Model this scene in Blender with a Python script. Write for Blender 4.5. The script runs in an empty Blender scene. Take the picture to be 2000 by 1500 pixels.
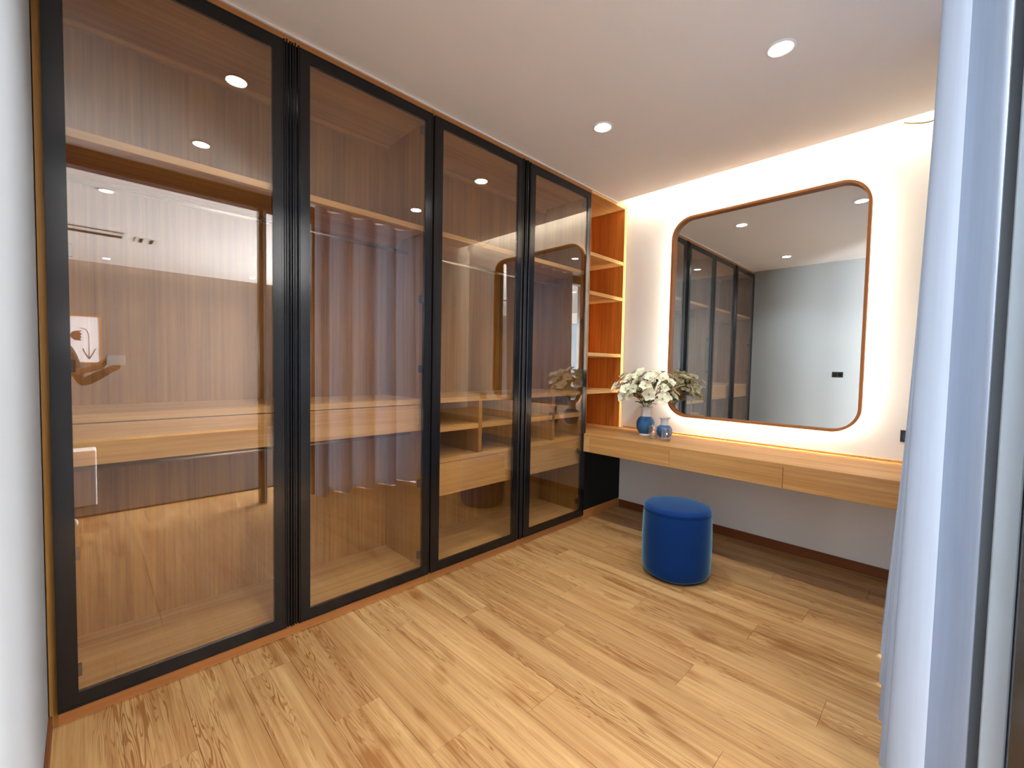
import bpy, bmesh, math, random
from mathutils import Vector, Matrix, Euler
random.seed(7)
SC = bpy.context.scene
COL = SC.collection
PI = math.pi

# ------------------------------------------------------------------ camera
CAM = Vector((2.136, 0.0831, 1.2998))
cam = bpy.data.objects.new('camera', bpy.data.cameras.new('camera'))
COL.objects.link(cam)
cam.data.sensor_width = 36.0
cam.data.lens = 849.0 / 2000 * 36.0
cam.data.clip_start = 0.01
_y, _p, _r = [math.radians(a) for a in (45.3991, -2.4157, 1.0867)]
fw = Vector((-math.sin(_y) * math.cos(_p), math.cos(_y) * math.cos(_p), math.sin(_p)))
rt = Vector((math.cos(_y), math.sin(_y), 0))
up = rt.cross(fw)
rt2 = rt * math.cos(_r) + up * math.sin(_r)
up2 = -rt * math.sin(_r) + up * math.cos(_r)
cam.matrix_world = Matrix(((rt2.x, up2.x, -fw.x, CAM.x), (rt2.y, up2.y, -fw.y, CAM.y), (rt2.z, up2.z, -fw.z, CAM.z), (0, 0, 0, 1)))
SC.camera = cam

# ------------------------------------------------------------------ world, exposure, big lights
SC.view_settings.view_transform = 'Standard'
SC.view_settings.look = 'None'
SC.view_settings.exposure = 1.0
SC.view_settings.gamma = 1.0
SC.view_settings.use_curve_mapping = False
SC.cycles.use_denoising = True
SC.cycles.max_bounces = 10
SC.cycles.diffuse_bounces = 5
SC.cycles.glossy_bounces = 6
SC.cycles.transparent_max_bounces = 16
SC.cycles.transmission_bounces = 6
SC.cycles.caustics_reflective = False
SC.cycles.caustics_refractive = False
SC.cycles.sample_clamp_indirect = 6.0
W = bpy.data.worlds.new('world'); SC.world = W; W.use_nodes = True
W.node_tree.nodes['Background'].inputs[0].default_value = (0.6, 0.72, 0.9, 1)
W.node_tree.nodes['Background'].inputs[1].default_value = 0.5

H = 2.769      # ceiling height
D = 3.6585     # back wall
DC = 3.4885    # ceiling edge at the cove
COOL = (0.87, 0.94, 1.0)
WARM = (1.0, 0.86, 0.68)

def area(name, loc, rot, sx, sy, power, color):
    l = bpy.data.lights.new(name, 'AREA'); l.shape = 'RECTANGLE'; l.size = sx; l.size_y = sy
    l.energy = power; l.color = color
    o = bpy.data.objects.new(name, l); COL.objects.link(o); o.location = loc; o.rotation_euler = rot
    return o

def spot(name, loc, power, color, ang=118, blend=0.95, size=0.05):
    l = bpy.data.lights.new(name, 'SPOT'); l.energy = power; l.color = color
    l.spot_size = math.radians(ang); l.spot_blend = blend; l.shadow_soft_size = size
    o = bpy.data.objects.new(name, l); COL.objects.link(o); o.location = loc
    return o

P_SPOT = 43
for lx in (0.565, 1.52):
    for ly in (0.68, 2.37):
        spot('downlight_lamp', (lx, ly, H - 0.012), P_SPOT, COOL)
for lx, ly in ((3.15, 0.25), (3.15, 2.6), (6.7, 0.35), (6.7, 2.25)):
    spot('bedroom_lamp', (lx, ly, H - 0.012), 50, COOL)
# LED tape in the cove above the dressing wall
area('cove_lamp', (1.1, DC + 0.035, H + 0.10), (math.radians(35), 0, 0), 2.2, 0.02, 5.0, WARM)
# LED tape in the bedroom cove
area('bedroom_cove_lamp', (7.27, 1.2, H + 0.10), (0, math.radians(-35), 0), 0.02, 6.8, 30, WARM)
# daylight through the bedroom window
area('window_daylight', (4.3, -2.42, 1.45), (math.radians(90), 0, math.radians(0)), 2.6, 2.1, 30, (0.60, 0.79, 1.0))
area('bedroom_end_fill', (4.6, 4.93, 1.4), (math.radians(-90), 0, 0), 3.6, 2.3, 1350, (0.94, 0.97, 1.0))  # added fill to lift the ambient light; the end wall has no opening

# ------------------------------------------------------------------ materials
def newmat(name):
    m = bpy.data.materials.new(name); m.use_nodes = True
    nt = m.node_tree; nt.nodes.clear()
    return m, nt, nt.nodes, nt.links

def N(nt, t, **kw):
    n = nt.nodes.new(t)
    for k, v in kw.items():
        if k in n.inputs: n.inputs[k].default_value = v
        else: setattr(n, k, v)
    return n

def srgb(r, g, b):
    f = lambda c: (c / 255 / 12.92) if c / 255 <= 0.04045 else ((c / 255 + 0.055) / 1.055) ** 2.4
    return (f(r), f(g), f(b), 1)

def plain(name, col, rough=0.5, metal=0.0, spec=0.5, bump=0, bscale=200, emis=None, estr=0, coat=0, sheen=0, var=0.0, vscale=3.0):
    m, nt, ns, L = newmat(name)
    out = N(nt, 'ShaderNodeOutputMaterial'); b = N(nt, 'ShaderNodeBsdfPrincipled')
    b.inputs['Base Color'].default_value = col; b.inputs['Roughness'].default_value = rough
    b.inputs['Metallic'].default_value = metal; b.inputs['Specular IOR Level'].default_value = spec
    b.inputs['Coat Weight'].default_value = coat; b.inputs['Sheen Weight'].default_value = sheen; b.inputs['Sheen Tint'].default_value = (0.5, 0.9, 1.0, 1); b.inputs['Sheen Roughness'].default_value = 0.35
    if emis: b.inputs['Emission Color'].default_value = emis; b.inputs['Emission Strength'].default_value = estr
    g = N(nt, 'ShaderNodeNewGeometry')
    if var:
        nz = N(nt, 'ShaderNodeTexNoise', Scale=vscale, Detail=4.0); L.new(g.outputs['Position'], nz.inputs['Vector'])
        mr = N(nt, 'ShaderNodeMapRange'); L.new(nz.outputs['Fac'], mr.inputs[0])
        mr.inputs[3].default_value = 1 - var; mr.inputs[4].default_value = 1 + var
        mx = N(nt, 'ShaderNodeVectorMath', operation='SCALE'); mx.inputs[0].default_value = col[:3]
        L.new(mr.outputs[0], mx.inputs['Scale']); L.new(mx.outputs[0], b.inputs['Base Color'])
    if bump:
        nz = N(nt, 'ShaderNodeTexNoise', Scale=float(bscale), Detail=3.0); L.new(g.outputs['Position'], nz.inputs['Vector'])
        bp = N(nt, 'ShaderNodeBump', Strength=bump, Distance=0.002); L.new(nz.outputs['Fac'], bp.inputs['Height'])
        L.new(bp.outputs[0], b.inputs['Normal'])
    L.new(b.outputs[0], out.inputs[0])
    return m

def wood(name, light, dark, axis='z', rough=0.45, fine=60, broad=7.0, contrast=0.5, coat=0.0, cathedral=0.0, objvar=0.08, sat_dark=None, spec=0.35):
    """veneer / plank: streaks stretched along axis, in world space with an offset per object"""
    m, nt, ns, L = newmat(name)
    out = N(nt, 'ShaderNodeOutputMaterial'); b = N(nt, 'ShaderNodeBsdfPrincipled')
    g = N(nt, 'ShaderNodeNewGeometry'); oi = N(nt, 'ShaderNodeObjectInfo')
    off = N(nt, 'ShaderNodeVectorMath', operation='SCALE'); off.inputs[0].default_value = (37.0, 53.0, 71.0)
    L.new(oi.outputs['Random'], off.inputs['Scale'])
    add = N(nt, 'ShaderNodeVectorMath', operation='ADD'); L.new(g.outputs['Position'], add.inputs[0]); L.new(off.outputs[0], add.inputs[1])
    def stretch(s_along, s_across):
        mp = N(nt, 'ShaderNodeVectorMath', operation='MULTIPLY')
        mp.inputs[1].default_value = tuple(s_along if a == axis else s_across for a in 'xyz')
        L.new(add.outputs[0], mp.inputs[0]); return mp
    s1 = stretch(1.2, fine); n1 = N(nt, 'ShaderNodeTexNoise', Scale=1.0, Detail=5.0, Roughness=0.6); L.new(s1.outputs[0], n1.inputs['Vector'])
    s2 = stretch(0.6, broad); n2 = N(nt, 'ShaderNodeTexNoise', Scale=1.0, Detail=3.0, Roughness=0.5); L.new(s2.outputs[0], n2.inputs['Vector'])
    s3 = stretch(10.0, 260.0); n3 = N(nt, 'ShaderNodeTexNoise', Scale=1.0, Detail=2.0); L.new(s3.outputs[0], n3.inputs['Vector'])
    a1 = N(nt, 'ShaderNodeMath', operation='MULTIPLY_ADD'); L.new(n1.outputs['Fac'], a1.inputs[0]); a1.inputs[1].default_value = 0.45
    a2 = N(nt, 'ShaderNodeMath', operation='MULTIPLY'); L.new(n2.outputs['Fac'], a2.inputs[0]); a2.inputs[1].default_value = 0.45
    L.new(a2.outputs[0], a1.inputs[2])
    a3 = N(nt, 'ShaderNodeMath', operation='MULTIPLY_ADD'); L.new(n3.outputs['Fac'], a3.inputs[0]); a3.inputs[1].default_value = 0.10; L.new(a1.outputs[0], a3.inputs[2])
    fac = a3
    if cathedral:
        sw = stretch(0.55, 9.0)
        nd = N(nt, 'ShaderNodeTexNoise', Scale=1.3, Detail=3.0, Roughness=0.55); L.new(sw.outputs[0], nd.inputs['Vector'])
        ml = N(nt, 'ShaderNodeMath', operation='MULTIPLY'); L.new(nd.outputs['Fac'], ml.inputs[0]); ml.inputs[1].default_value = 190.0
        sn = N(nt, 'ShaderNodeMath', operation='SINE'); L.new(ml.outputs[0], sn.inputs[0])
        pk = N(nt, 'ShaderNodeMapRange'); L.new(sn.outputs[0], pk.inputs[0]); pk.inputs[1].default_value = 0.2; pk.inputs[2].default_value = 1.0
        # rings show only in patches
        sp = stretch(0.9, 9.0); npch = N(nt, 'ShaderNodeTexNoise', Scale=1.0, Detail=2.0); L.new(sp.outputs[0], npch.inputs['Vector'])
        pm = N(nt, 'ShaderNodeMapRange'); L.new(npch.outputs['Fac'], pm.inputs[0]); pm.inputs[1].default_value = 0.44; pm.inputs[2].default_value = 0.62
        mm = N(nt, 'ShaderNodeMath', operation='MULTIPLY'); L.new(pk.outputs[0], mm.inputs[0]); L.new(pm.outputs[0], mm.inputs[1])
        # knots: warm blotches
        sk = stretch(3.0, 9.0); vk = N(nt, 'ShaderNodeTexNoise', Scale=0.9, Detail=2.0); L.new(sk.outputs[0], vk.inputs['Vector'])
        km = N(nt, 'ShaderNodeMapRange'); L.new(vk.outputs['Fac'], km.inputs[0]); km.inputs[1].default_value = 0.62; km.inputs[2].default_value = 0.78
        ad = N(nt, 'ShaderNodeMath', operation='MULTIPLY_ADD'); L.new(mm.outputs[0], ad.inputs[0]); ad.inputs[1].default_value = -cathedral; L.new(a3.outputs[0], ad.inputs[2])
        ad2 = N(nt, 'ShaderNodeMath', operation='MULTIPLY_ADD'); L.new(km.outputs[0], ad2.inputs[0]); ad2.inputs[1].default_value = -0.22; L.new(ad.outputs[0], ad2.inputs[2])
        fac = ad2
    mr = N(nt, 'ShaderNodeMapRange'); L.new(fac.outputs[0], mr.inputs[0])
    mr.inputs[1].default_value = 0.5 - 0.22 / max(contrast, .01) * 0.5; mr.inputs[2].default_value = 0.5 + 0.22 / max(contrast, .01) * 0.5
    mix = N(nt, 'ShaderNodeMix', data_type='RGBA')
    L.new(mr.outputs[0], mix.inputs['Factor']); mix.inputs['A'].default_value = dark; mix.inputs['B'].default_value = light
    vr = N(nt, 'ShaderNodeMapRange'); L.new(oi.outputs['Random'], vr.inputs[0]); vr.inputs[3].default_value = 1 - objvar; vr.inputs[4].default_value = 1 + objvar
    sc = N(nt, 'ShaderNodeVectorMath', operation='SCALE'); L.new(mix.outputs['Result'], sc.inputs[0]); L.new(vr.outputs[0], sc.inputs['Scale'])
    L.new(sc.outputs[0], b.inputs['Base Color'])
    b.inputs['Roughness'].default_value = rough; b.inputs['Specular IOR Level'].default_value = spec; b.inputs['Coat Weight'].default_value = coat
    bp = N(nt, 'ShaderNodeBump', Strength=0.12, Distance=0.001); L.new(fac.outputs[0], bp.inputs['Height']); L.new(bp.outputs[0], b.inputs['Normal'])
    L.new(b.outputs[0], out.inputs[0])
    return m

def glassmat(name, tint, ior=1.5, rough=0.0):
    """thin sheet glass: Fresnel reflection over a tinted see-through body"""
    m, nt, ns, L = newmat(name)
    out = N(nt, 'ShaderNodeOutputMaterial'); tr = N(nt, 'ShaderNodeBsdfTransparent'); gl = N(nt, 'ShaderNodeBsdfGlossy')
    tr.inputs[0].default_value = (*tint, 1); gl.inputs['Color'].default_value = (1, 1, 1, 1); gl.inputs['Roughness'].default_value = rough
    g = N(nt, 'ShaderNodeNewGeometry')
    io = N(nt, 'ShaderNodeMapRange'); L.new(g.outputs['Backfacing'], io.inputs[0]); io.inputs[3].default_value = ior; io.inputs[4].default_value = 1 / ior
    fr = N(nt, 'ShaderNodeFresnel'); L.new(io.outputs[0], fr.inputs['IOR'])
    mx = N(nt, 'ShaderNodeMixShader'); L.new(fr.outputs[0], mx.inputs[0]); L.new(tr.outputs[0], mx.inputs[1]); L.new(gl.outputs[0], mx.inputs[2])
    L.new(mx.outputs[0], out.inputs[0])
    return m

def emitmat(name, col, s):
    m, nt, ns, L = newmat(name)
    out = N(nt, 'ShaderNodeOutputMaterial'); e = N(nt, 'ShaderNodeEmission'); e.inputs[0].default_value = (*col, 1); e.inputs[1].default_value = s
    L.new(e.outputs[0], out.inputs[0]); return m

WL, WD = srgb(186, 138, 66), srgb(126, 86, 36)
M = {}
M['wood_v'] = wood('oak_veneer_upright', WL, WD, 'z', contrast=0.7)
M['wood_h'] = wood('oak_veneer_level', srgb(224, 184, 122), srgb(184, 136, 76), 'y', contrast=0.75)
M['wood_x'] = wood('oak_veneer_counter', srgb(206, 158, 98), srgb(158, 108, 54), 'x', contrast=0.7, rough=0.4)
M['wood_side'] = wood('oak_veneer_orange', srgb(208, 130, 52), srgb(156, 78, 24), 'z', contrast=0.7)
M['wood_trim'] = wood('oak_trim', srgb(196, 136, 78), srgb(154, 96, 48), 'y', contrast=0.5)
M['edge'] = wood('lit_edge_wood', srgb(232, 196, 132), srgb(206, 164, 100), 'z', contrast=0.4)  # paler wood that carries the LED light on the column's front edges
M['wood_base'] = wood('shade_toned_skirting', srgb(128, 72, 34), srgb(92, 46, 20), 'x', contrast=0.5)  # skirting brown, darkened to carry the shade under the counter
M['plank'] = wood('floor_plank_vinyl', srgb(200, 160, 106), srgb(140, 92, 46), 'x', rough=0.42, fine=60, broad=12.0, contrast=0.68, cathedral=0.20, objvar=0.06, spec=0.4)
M['sub'] = plain('floor_joint', srgb(90, 58, 30), 0.8, var=.1)
M['frame_wood'] = wood('mirror_frame_wood', srgb(186, 122, 62), srgb(150, 90, 40), 'z', contrast=0.4)
M['wall'] = plain('wall_paint', (0.76, 0.745, 0.72, 1), 0.85, spec=.2, bump=.05, bscale=400, var=.01)
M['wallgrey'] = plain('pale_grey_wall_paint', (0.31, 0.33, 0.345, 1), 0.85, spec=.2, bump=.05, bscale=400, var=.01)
M['wallpaper'] = plain('taupe_wallpaper', (0.16, 0.14, 0.13, 1), 0.85, spec=.2, var=.02)
M['greyjamb'] = plain('grey_blue_jamb', (0.26, 0.32, 0.38, 1), 0.7, var=.02)
M['ceil'] = plain('ceiling_paint', (0.90, 0.89, 0.88, 1), 0.9, spec=.2, bump=.03, bscale=300, var=.01)
M['white'] = plain('white_enamel', (0.85, 0.85, 0.84, 1), 0.4, var=.01)
M['black'] = plain('black_anodised', (0.004, 0.0045, 0.006, 1), 0.17, spec=.45, var=.1, vscale=20)
M['blackmat'] = plain('matt_black', (0.006, 0.006, 0.006, 1), 0.7, spec=.2, var=.1)
M['blackplastic'] = plain('black_plastic', (0.01, 0.01, 0.01, 1), 0.4, var=.05)
M['chrome'] = plain('satin_aluminium', (0.75, 0.75, 0.76, 1), 0.25, metal=1.0, var=.02)
M['steel'] = plain('dark_hinge_steel', (0.10, 0.09, 0.08, 1), 0.35, metal=1.0, var=.05)
M['glass'] = glassmat('bronze_glass', (0.945, 0.91, 0.865), 1.78)
M['clear'] = glassmat('clear_glass', (0.97, 0.97, 0.97), 1.75)
M['mirror'] = plain('mirror_silver', (0.80, 0.82, 0.80, 1), 0.0, metal=1.0)
M['led'] = emitmat('led_tape', WARM, 125.0)
M['lens'] = emitmat('lamp_lens', (1.0, 0.97, 0.94), 40.0)
M['ledcool'] = emitmat('shelf_led', (1.0, 0.9, 0.75), 6.0)
M['velvet'] = plain('blue_velvet', srgb(9, 44, 98), 0.85, spec=.1, sheen=0.55, bump=.25, bscale=900, var=.12, vscale=6)
M['blueglaze'] = plain('blue_matt_glaze', srgb(46, 98, 148), 0.45, spec=.4, var=.05, vscale=20)
M['whiteglaze'] = plain('white_glaze', srgb(226, 224, 226), 0.35, var=.02)
M['petal'] = plain('petal_cream', srgb(244, 240, 214), 0.6, spec=.2, var=.05, vscale=30)
M['stamen'] = plain('flower_centre_green', srgb(176, 196, 70), 0.6, var=.1, vscale=80)
M['leaf'] = plain('leaf_green', srgb(66, 92, 36), 0.5, var=.3, vscale=40)
M['stem'] = plain('stem_brown_green', srgb(78, 66, 34), 0.6, var=.2, vscale=40)
M['skin'] = plain('skin', srgb(170, 120, 90), 0.5, var=.04)
M['shirt'] = plain('shirt_dark', srgb(44, 40, 44), 0.85, bump=.2, var=.1)
M['trouser'] = plain('trouser_dark', srgb(34, 32, 38), 0.85, bump=.2, var=.1)
M['hair'] = plain('hair_black', srgb(20, 16, 14), 0.5, var=.2, vscale=60)
M['shoe'] = plain('shoe_pale', srgb(205, 195, 180), 0.6, var=.05)
M['paper'] = plain('print_paper', srgb(226, 224, 228), 0.8, var=.01)
M['ink'] = plain('print_ink', srgb(96, 52, 34), 0.8, var=.1, vscale=50)
M['darkshelf'] = plain('dark_blue_shelf', srgb(22, 26, 38), 0.5, var=.1)
M['rug'] = plain('rug_dark_brown', srgb(44, 32, 24), 0.95, bump=.5, var=.15, vscale=30)

def curtainmat():
    m, nt, ns, L = newmat('curtain_fabric')
    out = N(nt, 'ShaderNodeOutputMaterial'); df = N(nt, 'ShaderNodeBsdfDiffuse'); tl = N(nt, 'ShaderNodeBsdfTranslucent')
    g = N(nt, 'ShaderNodeNewGeometry')
    mp = N(nt, 'ShaderNodeVectorMath', operation='MULTIPLY'); mp.inputs[1].default_value = (90, 90, 2.0); L.new(g.outputs['Position'], mp.inputs[0])
    nz = N(nt, 'ShaderNodeTexNoise', Scale=1.0, Detail=3.0); L.new(mp.outputs[0], nz.inputs['Vector'])
    mr = N(nt, 'ShaderNodeMapRange'); L.new(nz.outputs['Fac'], mr.inputs[0]); mr.inputs[3].default_value = 0.9; mr.inputs[4].default_value = 1.08
    for s, c in ((df, (0.31, 0.375, 0.48)), (tl, (0.40, 0.46, 0.56))):
        v = N(nt, 'ShaderNodeVectorMath', operation='SCALE'); v.inputs[0].default_value = c; L.new(mr.outputs[0], v.inputs['Scale']); L.new(v.outputs[0], s.inputs[0])
    mx = N(nt, 'ShaderNodeMixShader'); mx.inputs[0].default_value = 0.13; L.new(df.outputs[0], mx.inputs[1]); L.new(tl.outputs[0], mx.inputs[2])
    L.new(mx.outputs[0], out.inputs[0]); return m
M['curtain'] = curtainmat()

# ------------------------------------------------------------------ helpers
def bm_box(bm, x0, x1, y0, y1, z0, z1, mi=0):
    vs = [bm.verts.new((x, y, z)) for z in (z0, z1) for y in (y0, y1) for x in (x0, x1)]
    for f in ((0, 2, 3, 1), (4, 5, 7, 6), (0, 1, 5, 4), (2, 6, 7, 3), (0, 4, 6, 2), (1, 3, 7, 5)):
        bm.faces.new([vs[i] for i in f]).material_index = mi
    return vs

def fin(name, bm, mats, parent=None, smooth=False, bevel=0, center=True, seg=2):
    """link bm as one object; world coordinates in, origin moved to the bounding-box centre"""
    if not isinstance(mats, (list, tuple)): mats = [mats]
    if bevel:
        bmesh.ops.bevel(bm, geom=list(bm.edges), offset=bevel, segments=seg, profile=0.5, affect='EDGES')
    bmesh.ops.recalc_face_normals(bm, faces=bm.faces)
    me = bpy.data.meshes.new(name)
    c = Vector((0, 0, 0))
    if center and len(bm.verts):
        lo = Vector([min(v.co[i] for v in bm.verts) for i in range(3)]); hi = Vector([max(v.co[i] for v in bm.verts) for i in range(3)])
        c = (lo + hi) / 2
        bmesh.ops.translate(bm, verts=bm.verts, vec=-c)
    bm.to_mesh(me); bm.free()
    for m in mats: me.materials.append(M[m] if isinstance(m, str) else m)
    if smooth:
        for p in me.polygons: p.use_smooth = True
    o = bpy.data.objects.new(name, me); COL.objects.link(o)
    place(o, c, parent)
    return o

WORLD = {}
def place(o, c, parent=None):
    c = Vector(c); WORLD[o] = c
    if parent is not None:
        o.parent = parent; o.location = c - WORLD.get(parent, Vector((0, 0, 0)))
    else: o.location = c

def box(name, x0, x1, y0, y1, z0, z1, mat, parent=None, bevel=0, seg=2):
    bm = bmesh.new(); bm_box(bm, x0, x1, y0, y1, z0, z1)
    return fin(name, bm, mat, parent, bevel=bevel, seg=seg)

def boxes(name, lst, mat, parent=None, bevel=0):
    bm = bmesh.new()
    for b in lst: bm_box(bm, *b)
    return fin(name, bm, mat, parent, bevel=bevel)

def bm_lathe(bm, prof, cx, cy, n=40, mi=0, cap=True):
    rings = []
    for r, z in prof:
        rings.append([bm.verts.new((cx + r * math.cos(2 * PI * i / n), cy + r * math.sin(2 * PI * i / n), z)) for i in range(n)])
    for a, b in zip(rings, rings[1:]):
        for i in range(n):
            bm.faces.new((a[i], a[(i + 1) % n], b[(i + 1) % n], b[i])).material_index = mi
    if cap:
        for rg, (r, z) in ((rings[0], prof[0]), (rings[-1], prof[-1])):
            if r > 1e-4:
                try: bm.faces.new(rg).material_index = mi
                except ValueError: pass

def lathe(name, prof, cx, cy, mat, parent=None, n=40, cap=True):
    bm = bmesh.new(); bm_lathe(bm, prof, cx, cy, n, cap=cap)
    return fin(name, bm, mat, parent, smooth=True)

def bm_tube(bm, pts, r, n=8, r1=None, mi=0):
    pts = [Vector(p) for p in pts]; rings = []
    for k, p in enumerate(pts):
        t = (pts[min(k + 1, len(pts) - 1)] - pts[max(k - 1, 0)]).normalized()
        u = t.cross(Vector((0, 0, 1)))
        if u.length < 1e-3: u = t.cross(Vector((1, 0, 0)))
        u.normalize(); v = t.cross(u)
        rr = r if r1 is None else r + (r1 - r) * k / (len(pts) - 1)
        rings.append([bm.verts.new(p + (u * math.cos(2 * PI * i / n) + v * math.sin(2 * PI * i / n)) * rr) for i in range(n)])
    for a, b in zip(rings, rings[1:]):
        for i in range(n): bm.faces.new((a[i], a[(i + 1) % n], b[(i + 1) % n], b[i])).material_index = mi
    bm.faces.new(rings[0]).material_index = mi; bm.faces.new(rings[-1]).material_index = mi

def tube(name, pts, r, mat, parent=None, n=12, r1=None):
    bm = bmesh.new(); bm_tube(bm, pts, r, n, r1)
    return fin(name, bm, mat, parent, smooth=True)

def tag(o, label=None, cat=None, group=None, kind=None):
    if label: o['label'] = label
    if cat: o['category'] = cat
    if group: o['group'] = group
    if kind: o['kind'] = kind
    return o

def thing(name, loc, label, cat, group=None):
    o = bpy.data.objects.new(name, None); COL.objects.link(o); o.empty_display_size = .1
    place(o, loc); return tag(o, label, cat, group)

def struct(o, label=None, cat=None):
    o['kind'] = 'structure'
    if label: o['label'] = label
    if cat: o['category'] = cat
    return o

# ------------------------------------------------------------------ the shell
YL = -0.024    # face of the left wall
fl = struct(box('floor', -0.6, 7.5, -2.5, 5.1, -0.06, -0.004, 'sub'), 'light oak plank floor running away from the wardrobe', 'floor')
PW, PLN = 0.182, 1.22
j = 0
y = YL
row = 0
while y < D:
    y1 = min(y + PW, D)
    x = -0.05 - [0.1, 0.75, 0.35, 1.0, 0.55, 0.2, 0.9][row % 7]
    while x < 2.32:
        x0 = max(x, -0.05); x1 = min(x + PLN, 2.32)
        if x1 - x0 > 0.02:
            box('plank', x0 + .0004, x1 - .0004, y + .0004, y1 - .0004, -0.004, 0.0, 'plank', fl, bevel=0.0006, seg=1)
        x += PLN
    y += PW; row += 1
# the bedroom side of the floor (seen only in reflections)
row = 0; y = -2.48
while y < 5.0:
    y1 = min(y + PW * 2, 5.0); x = 2.32 - (0.6 if row % 2 else 0)
    while x < 7.4:
        x0 = max(x, 2.3205); x1 = min(x + 2.44, 7.4)
        box('plank', x0, x1 - .001, y, y1 - .001, -0.004, 0.0, 'plank', fl)
        x += 2.44
    y += PW * 2; row += 1

struct(boxes('ceiling', [(-0.6, 2.34, -0.15, DC, H, H + 0.07), (-0.6, 2.34, DC - 0.03, D + 0.1, H + 0.19, H + 0.24), (-0.6, 2.34, DC - 0.05, DC - 0.03, H + 0.07, H + 0.19),
        (2.34, 7.2, -2.5, 5.1, H, H + 0.07), (7.1, 7.5, -2.5, 5.1, H + 0.19, H + 0.24), (7.1, 7.12, -2.5, 5.1, H + .07, H + 0.19)], 'ceil'),
       'smooth white plastered ceiling with a lit cove along the back wall', 'ceiling')
struct(box('wall_back', -0.6, 2.42, D, D + 0.1, 0, H + 0.24, 'wall'), 'cream painted wall behind the round cornered mirror', 'wall')
struct(box('wall_left', -0.6, 2.10, YL - 0.12, YL, 0, H, 'wallgrey'), 'plain pale grey wall at the left end of the wardrobe', 'wall')
struct(box('wall_behind', -0.62, -0.6, -0.15, D + .1, 0, H + .24, 'wall'), 'wall hidden behind the wardrobe', 'wall')
struct(boxes('wall_right', [(2.30, 2.42, 3.03, D, 0, H)], 'wall'), 'wall end between curtain and back wall', 'wall')
struct(box('wall_side', 2.34, 2.44, -2.5, -0.75, 0, H, 'wall'), 'bedroom wall beside the opening', 'wall')
struct(box('wall_return', 2.10, 2.18, -0.75, YL - .121, 0, H, 'wall'), 'short wall return by the opening', 'wall')
struct(box('wall_far', 7.4, 7.5, -2.5, 5.1, 0, H + .24, 'wallpaper'), 'far bedroom wall lit by a cove', 'wall')
struct(boxes('wall_near', [(2.34, 3.0, -2.6, -2.5, 0, H), (5.6, 7.5, -2.6, -2.5, 0, H), (3.0, 5.6, -2.6, -2.5, 0, .4), (3.0, 5.6, -2.6, -2.5, 2.5, H)], 'wall'), 'bedroom wall with the window', 'wall')
struct(box('wall_end', 2.34, 7.5, 5.0, 5.1, 0, H, 'wall'), 'bedroom end wall', 'wall')
struct(box('baseboard_back', -0.023, 2.3, D - 0.012, D, 0, 0.066, 'wood_base', bevel=.002), 'low brown wooden skirting under the dressing wall, darkened for the shade there', 'baseboard')
struct(box('baseboard_left', -0.024, 2.10, YL, YL + 0.010, 0, 0.045, 'wood_base', bevel=.002), 'low brown wooden skirting on the left wall', 'baseboard')
struct(box('trim_1', -0.024, -0.014, YL + .002, DC - .002, H - 0.009, H - .0005, 'white'), 'thin white bead between ceiling and wardrobe', 'trim')
struct(boxes('trim_2', [(2.20, 2.30, YL - .1, 1.70, H - 0.13, H - .001)], 'black'), 'black head track of the opening to the bedroom', 'trim')
d1 = struct(boxes('door_1', [(2.231, 2.30, 1.212, 1.262, 0.0, H - .131), (2.201, 2.262, 1.655, 1.695, 0.0, H - .131)], 'black'), 'black sliding door frame beside the curtain at the right edge', 'door')
struct(box('trim_3', 2.199, 2.2305, 1.245, 1.262, 0.0, H - .131, 'greyjamb', bevel=.003), 'pale grey jamb strip between curtain and black door frame', 'trim')
d2 = struct(boxes('door_2', [(2.27, 2.30, 1.70, 1.74, .02, H - .002), (2.27, 2.30, 2.345, 2.385, .02, H - .002), (2.27, 2.30, 2.99, 3.03, .02, H - .002),
        (2.27, 2.30, 1.74, 2.345, .02, .07), (2.27, 2.30, 2.385, 2.99, .02, .07), (2.27, 2.30, 1.74, 2.345, H - .06, H - .002), (2.27, 2.30, 2.385, 2.99, H - .06, H - .002), (2.26, 2.31, 1.70, 3.03, 0, .0198)], 'black'), 'black framed glass partition behind the curtain', 'door')
for ya, yb in ((1.7405, 2.3445), (2.3855, 2.9895)): box('pane', 2.282, 2.288, ya, yb, .0705, H - .0605, 'clear', d2)
lt = box('door_latch', 2.235, 2.262, 1.192, 1.212, 0.945, 0.985, 'chrome', d1, bevel=.003)
w1 = struct(boxes('window_1', [(3.0, 5.6, -2.56, -2.53, .4, .45), (3.0, 5.6, -2.56, -2.53, 2.45, 2.5), (3.0, 3.05, -2.56, -2.53, .4, 2.5), (5.55, 5.6, -2.56, -2.53, .4, 2.5), (4.27, 4.33, -2.56, -2.53, .4, 2.5)], 'black'), 'bedroom window', 'window')
box('pane', 3.05, 5.55, -2.548, -2.542, .45, 2.45, 'clear', w1)

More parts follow.
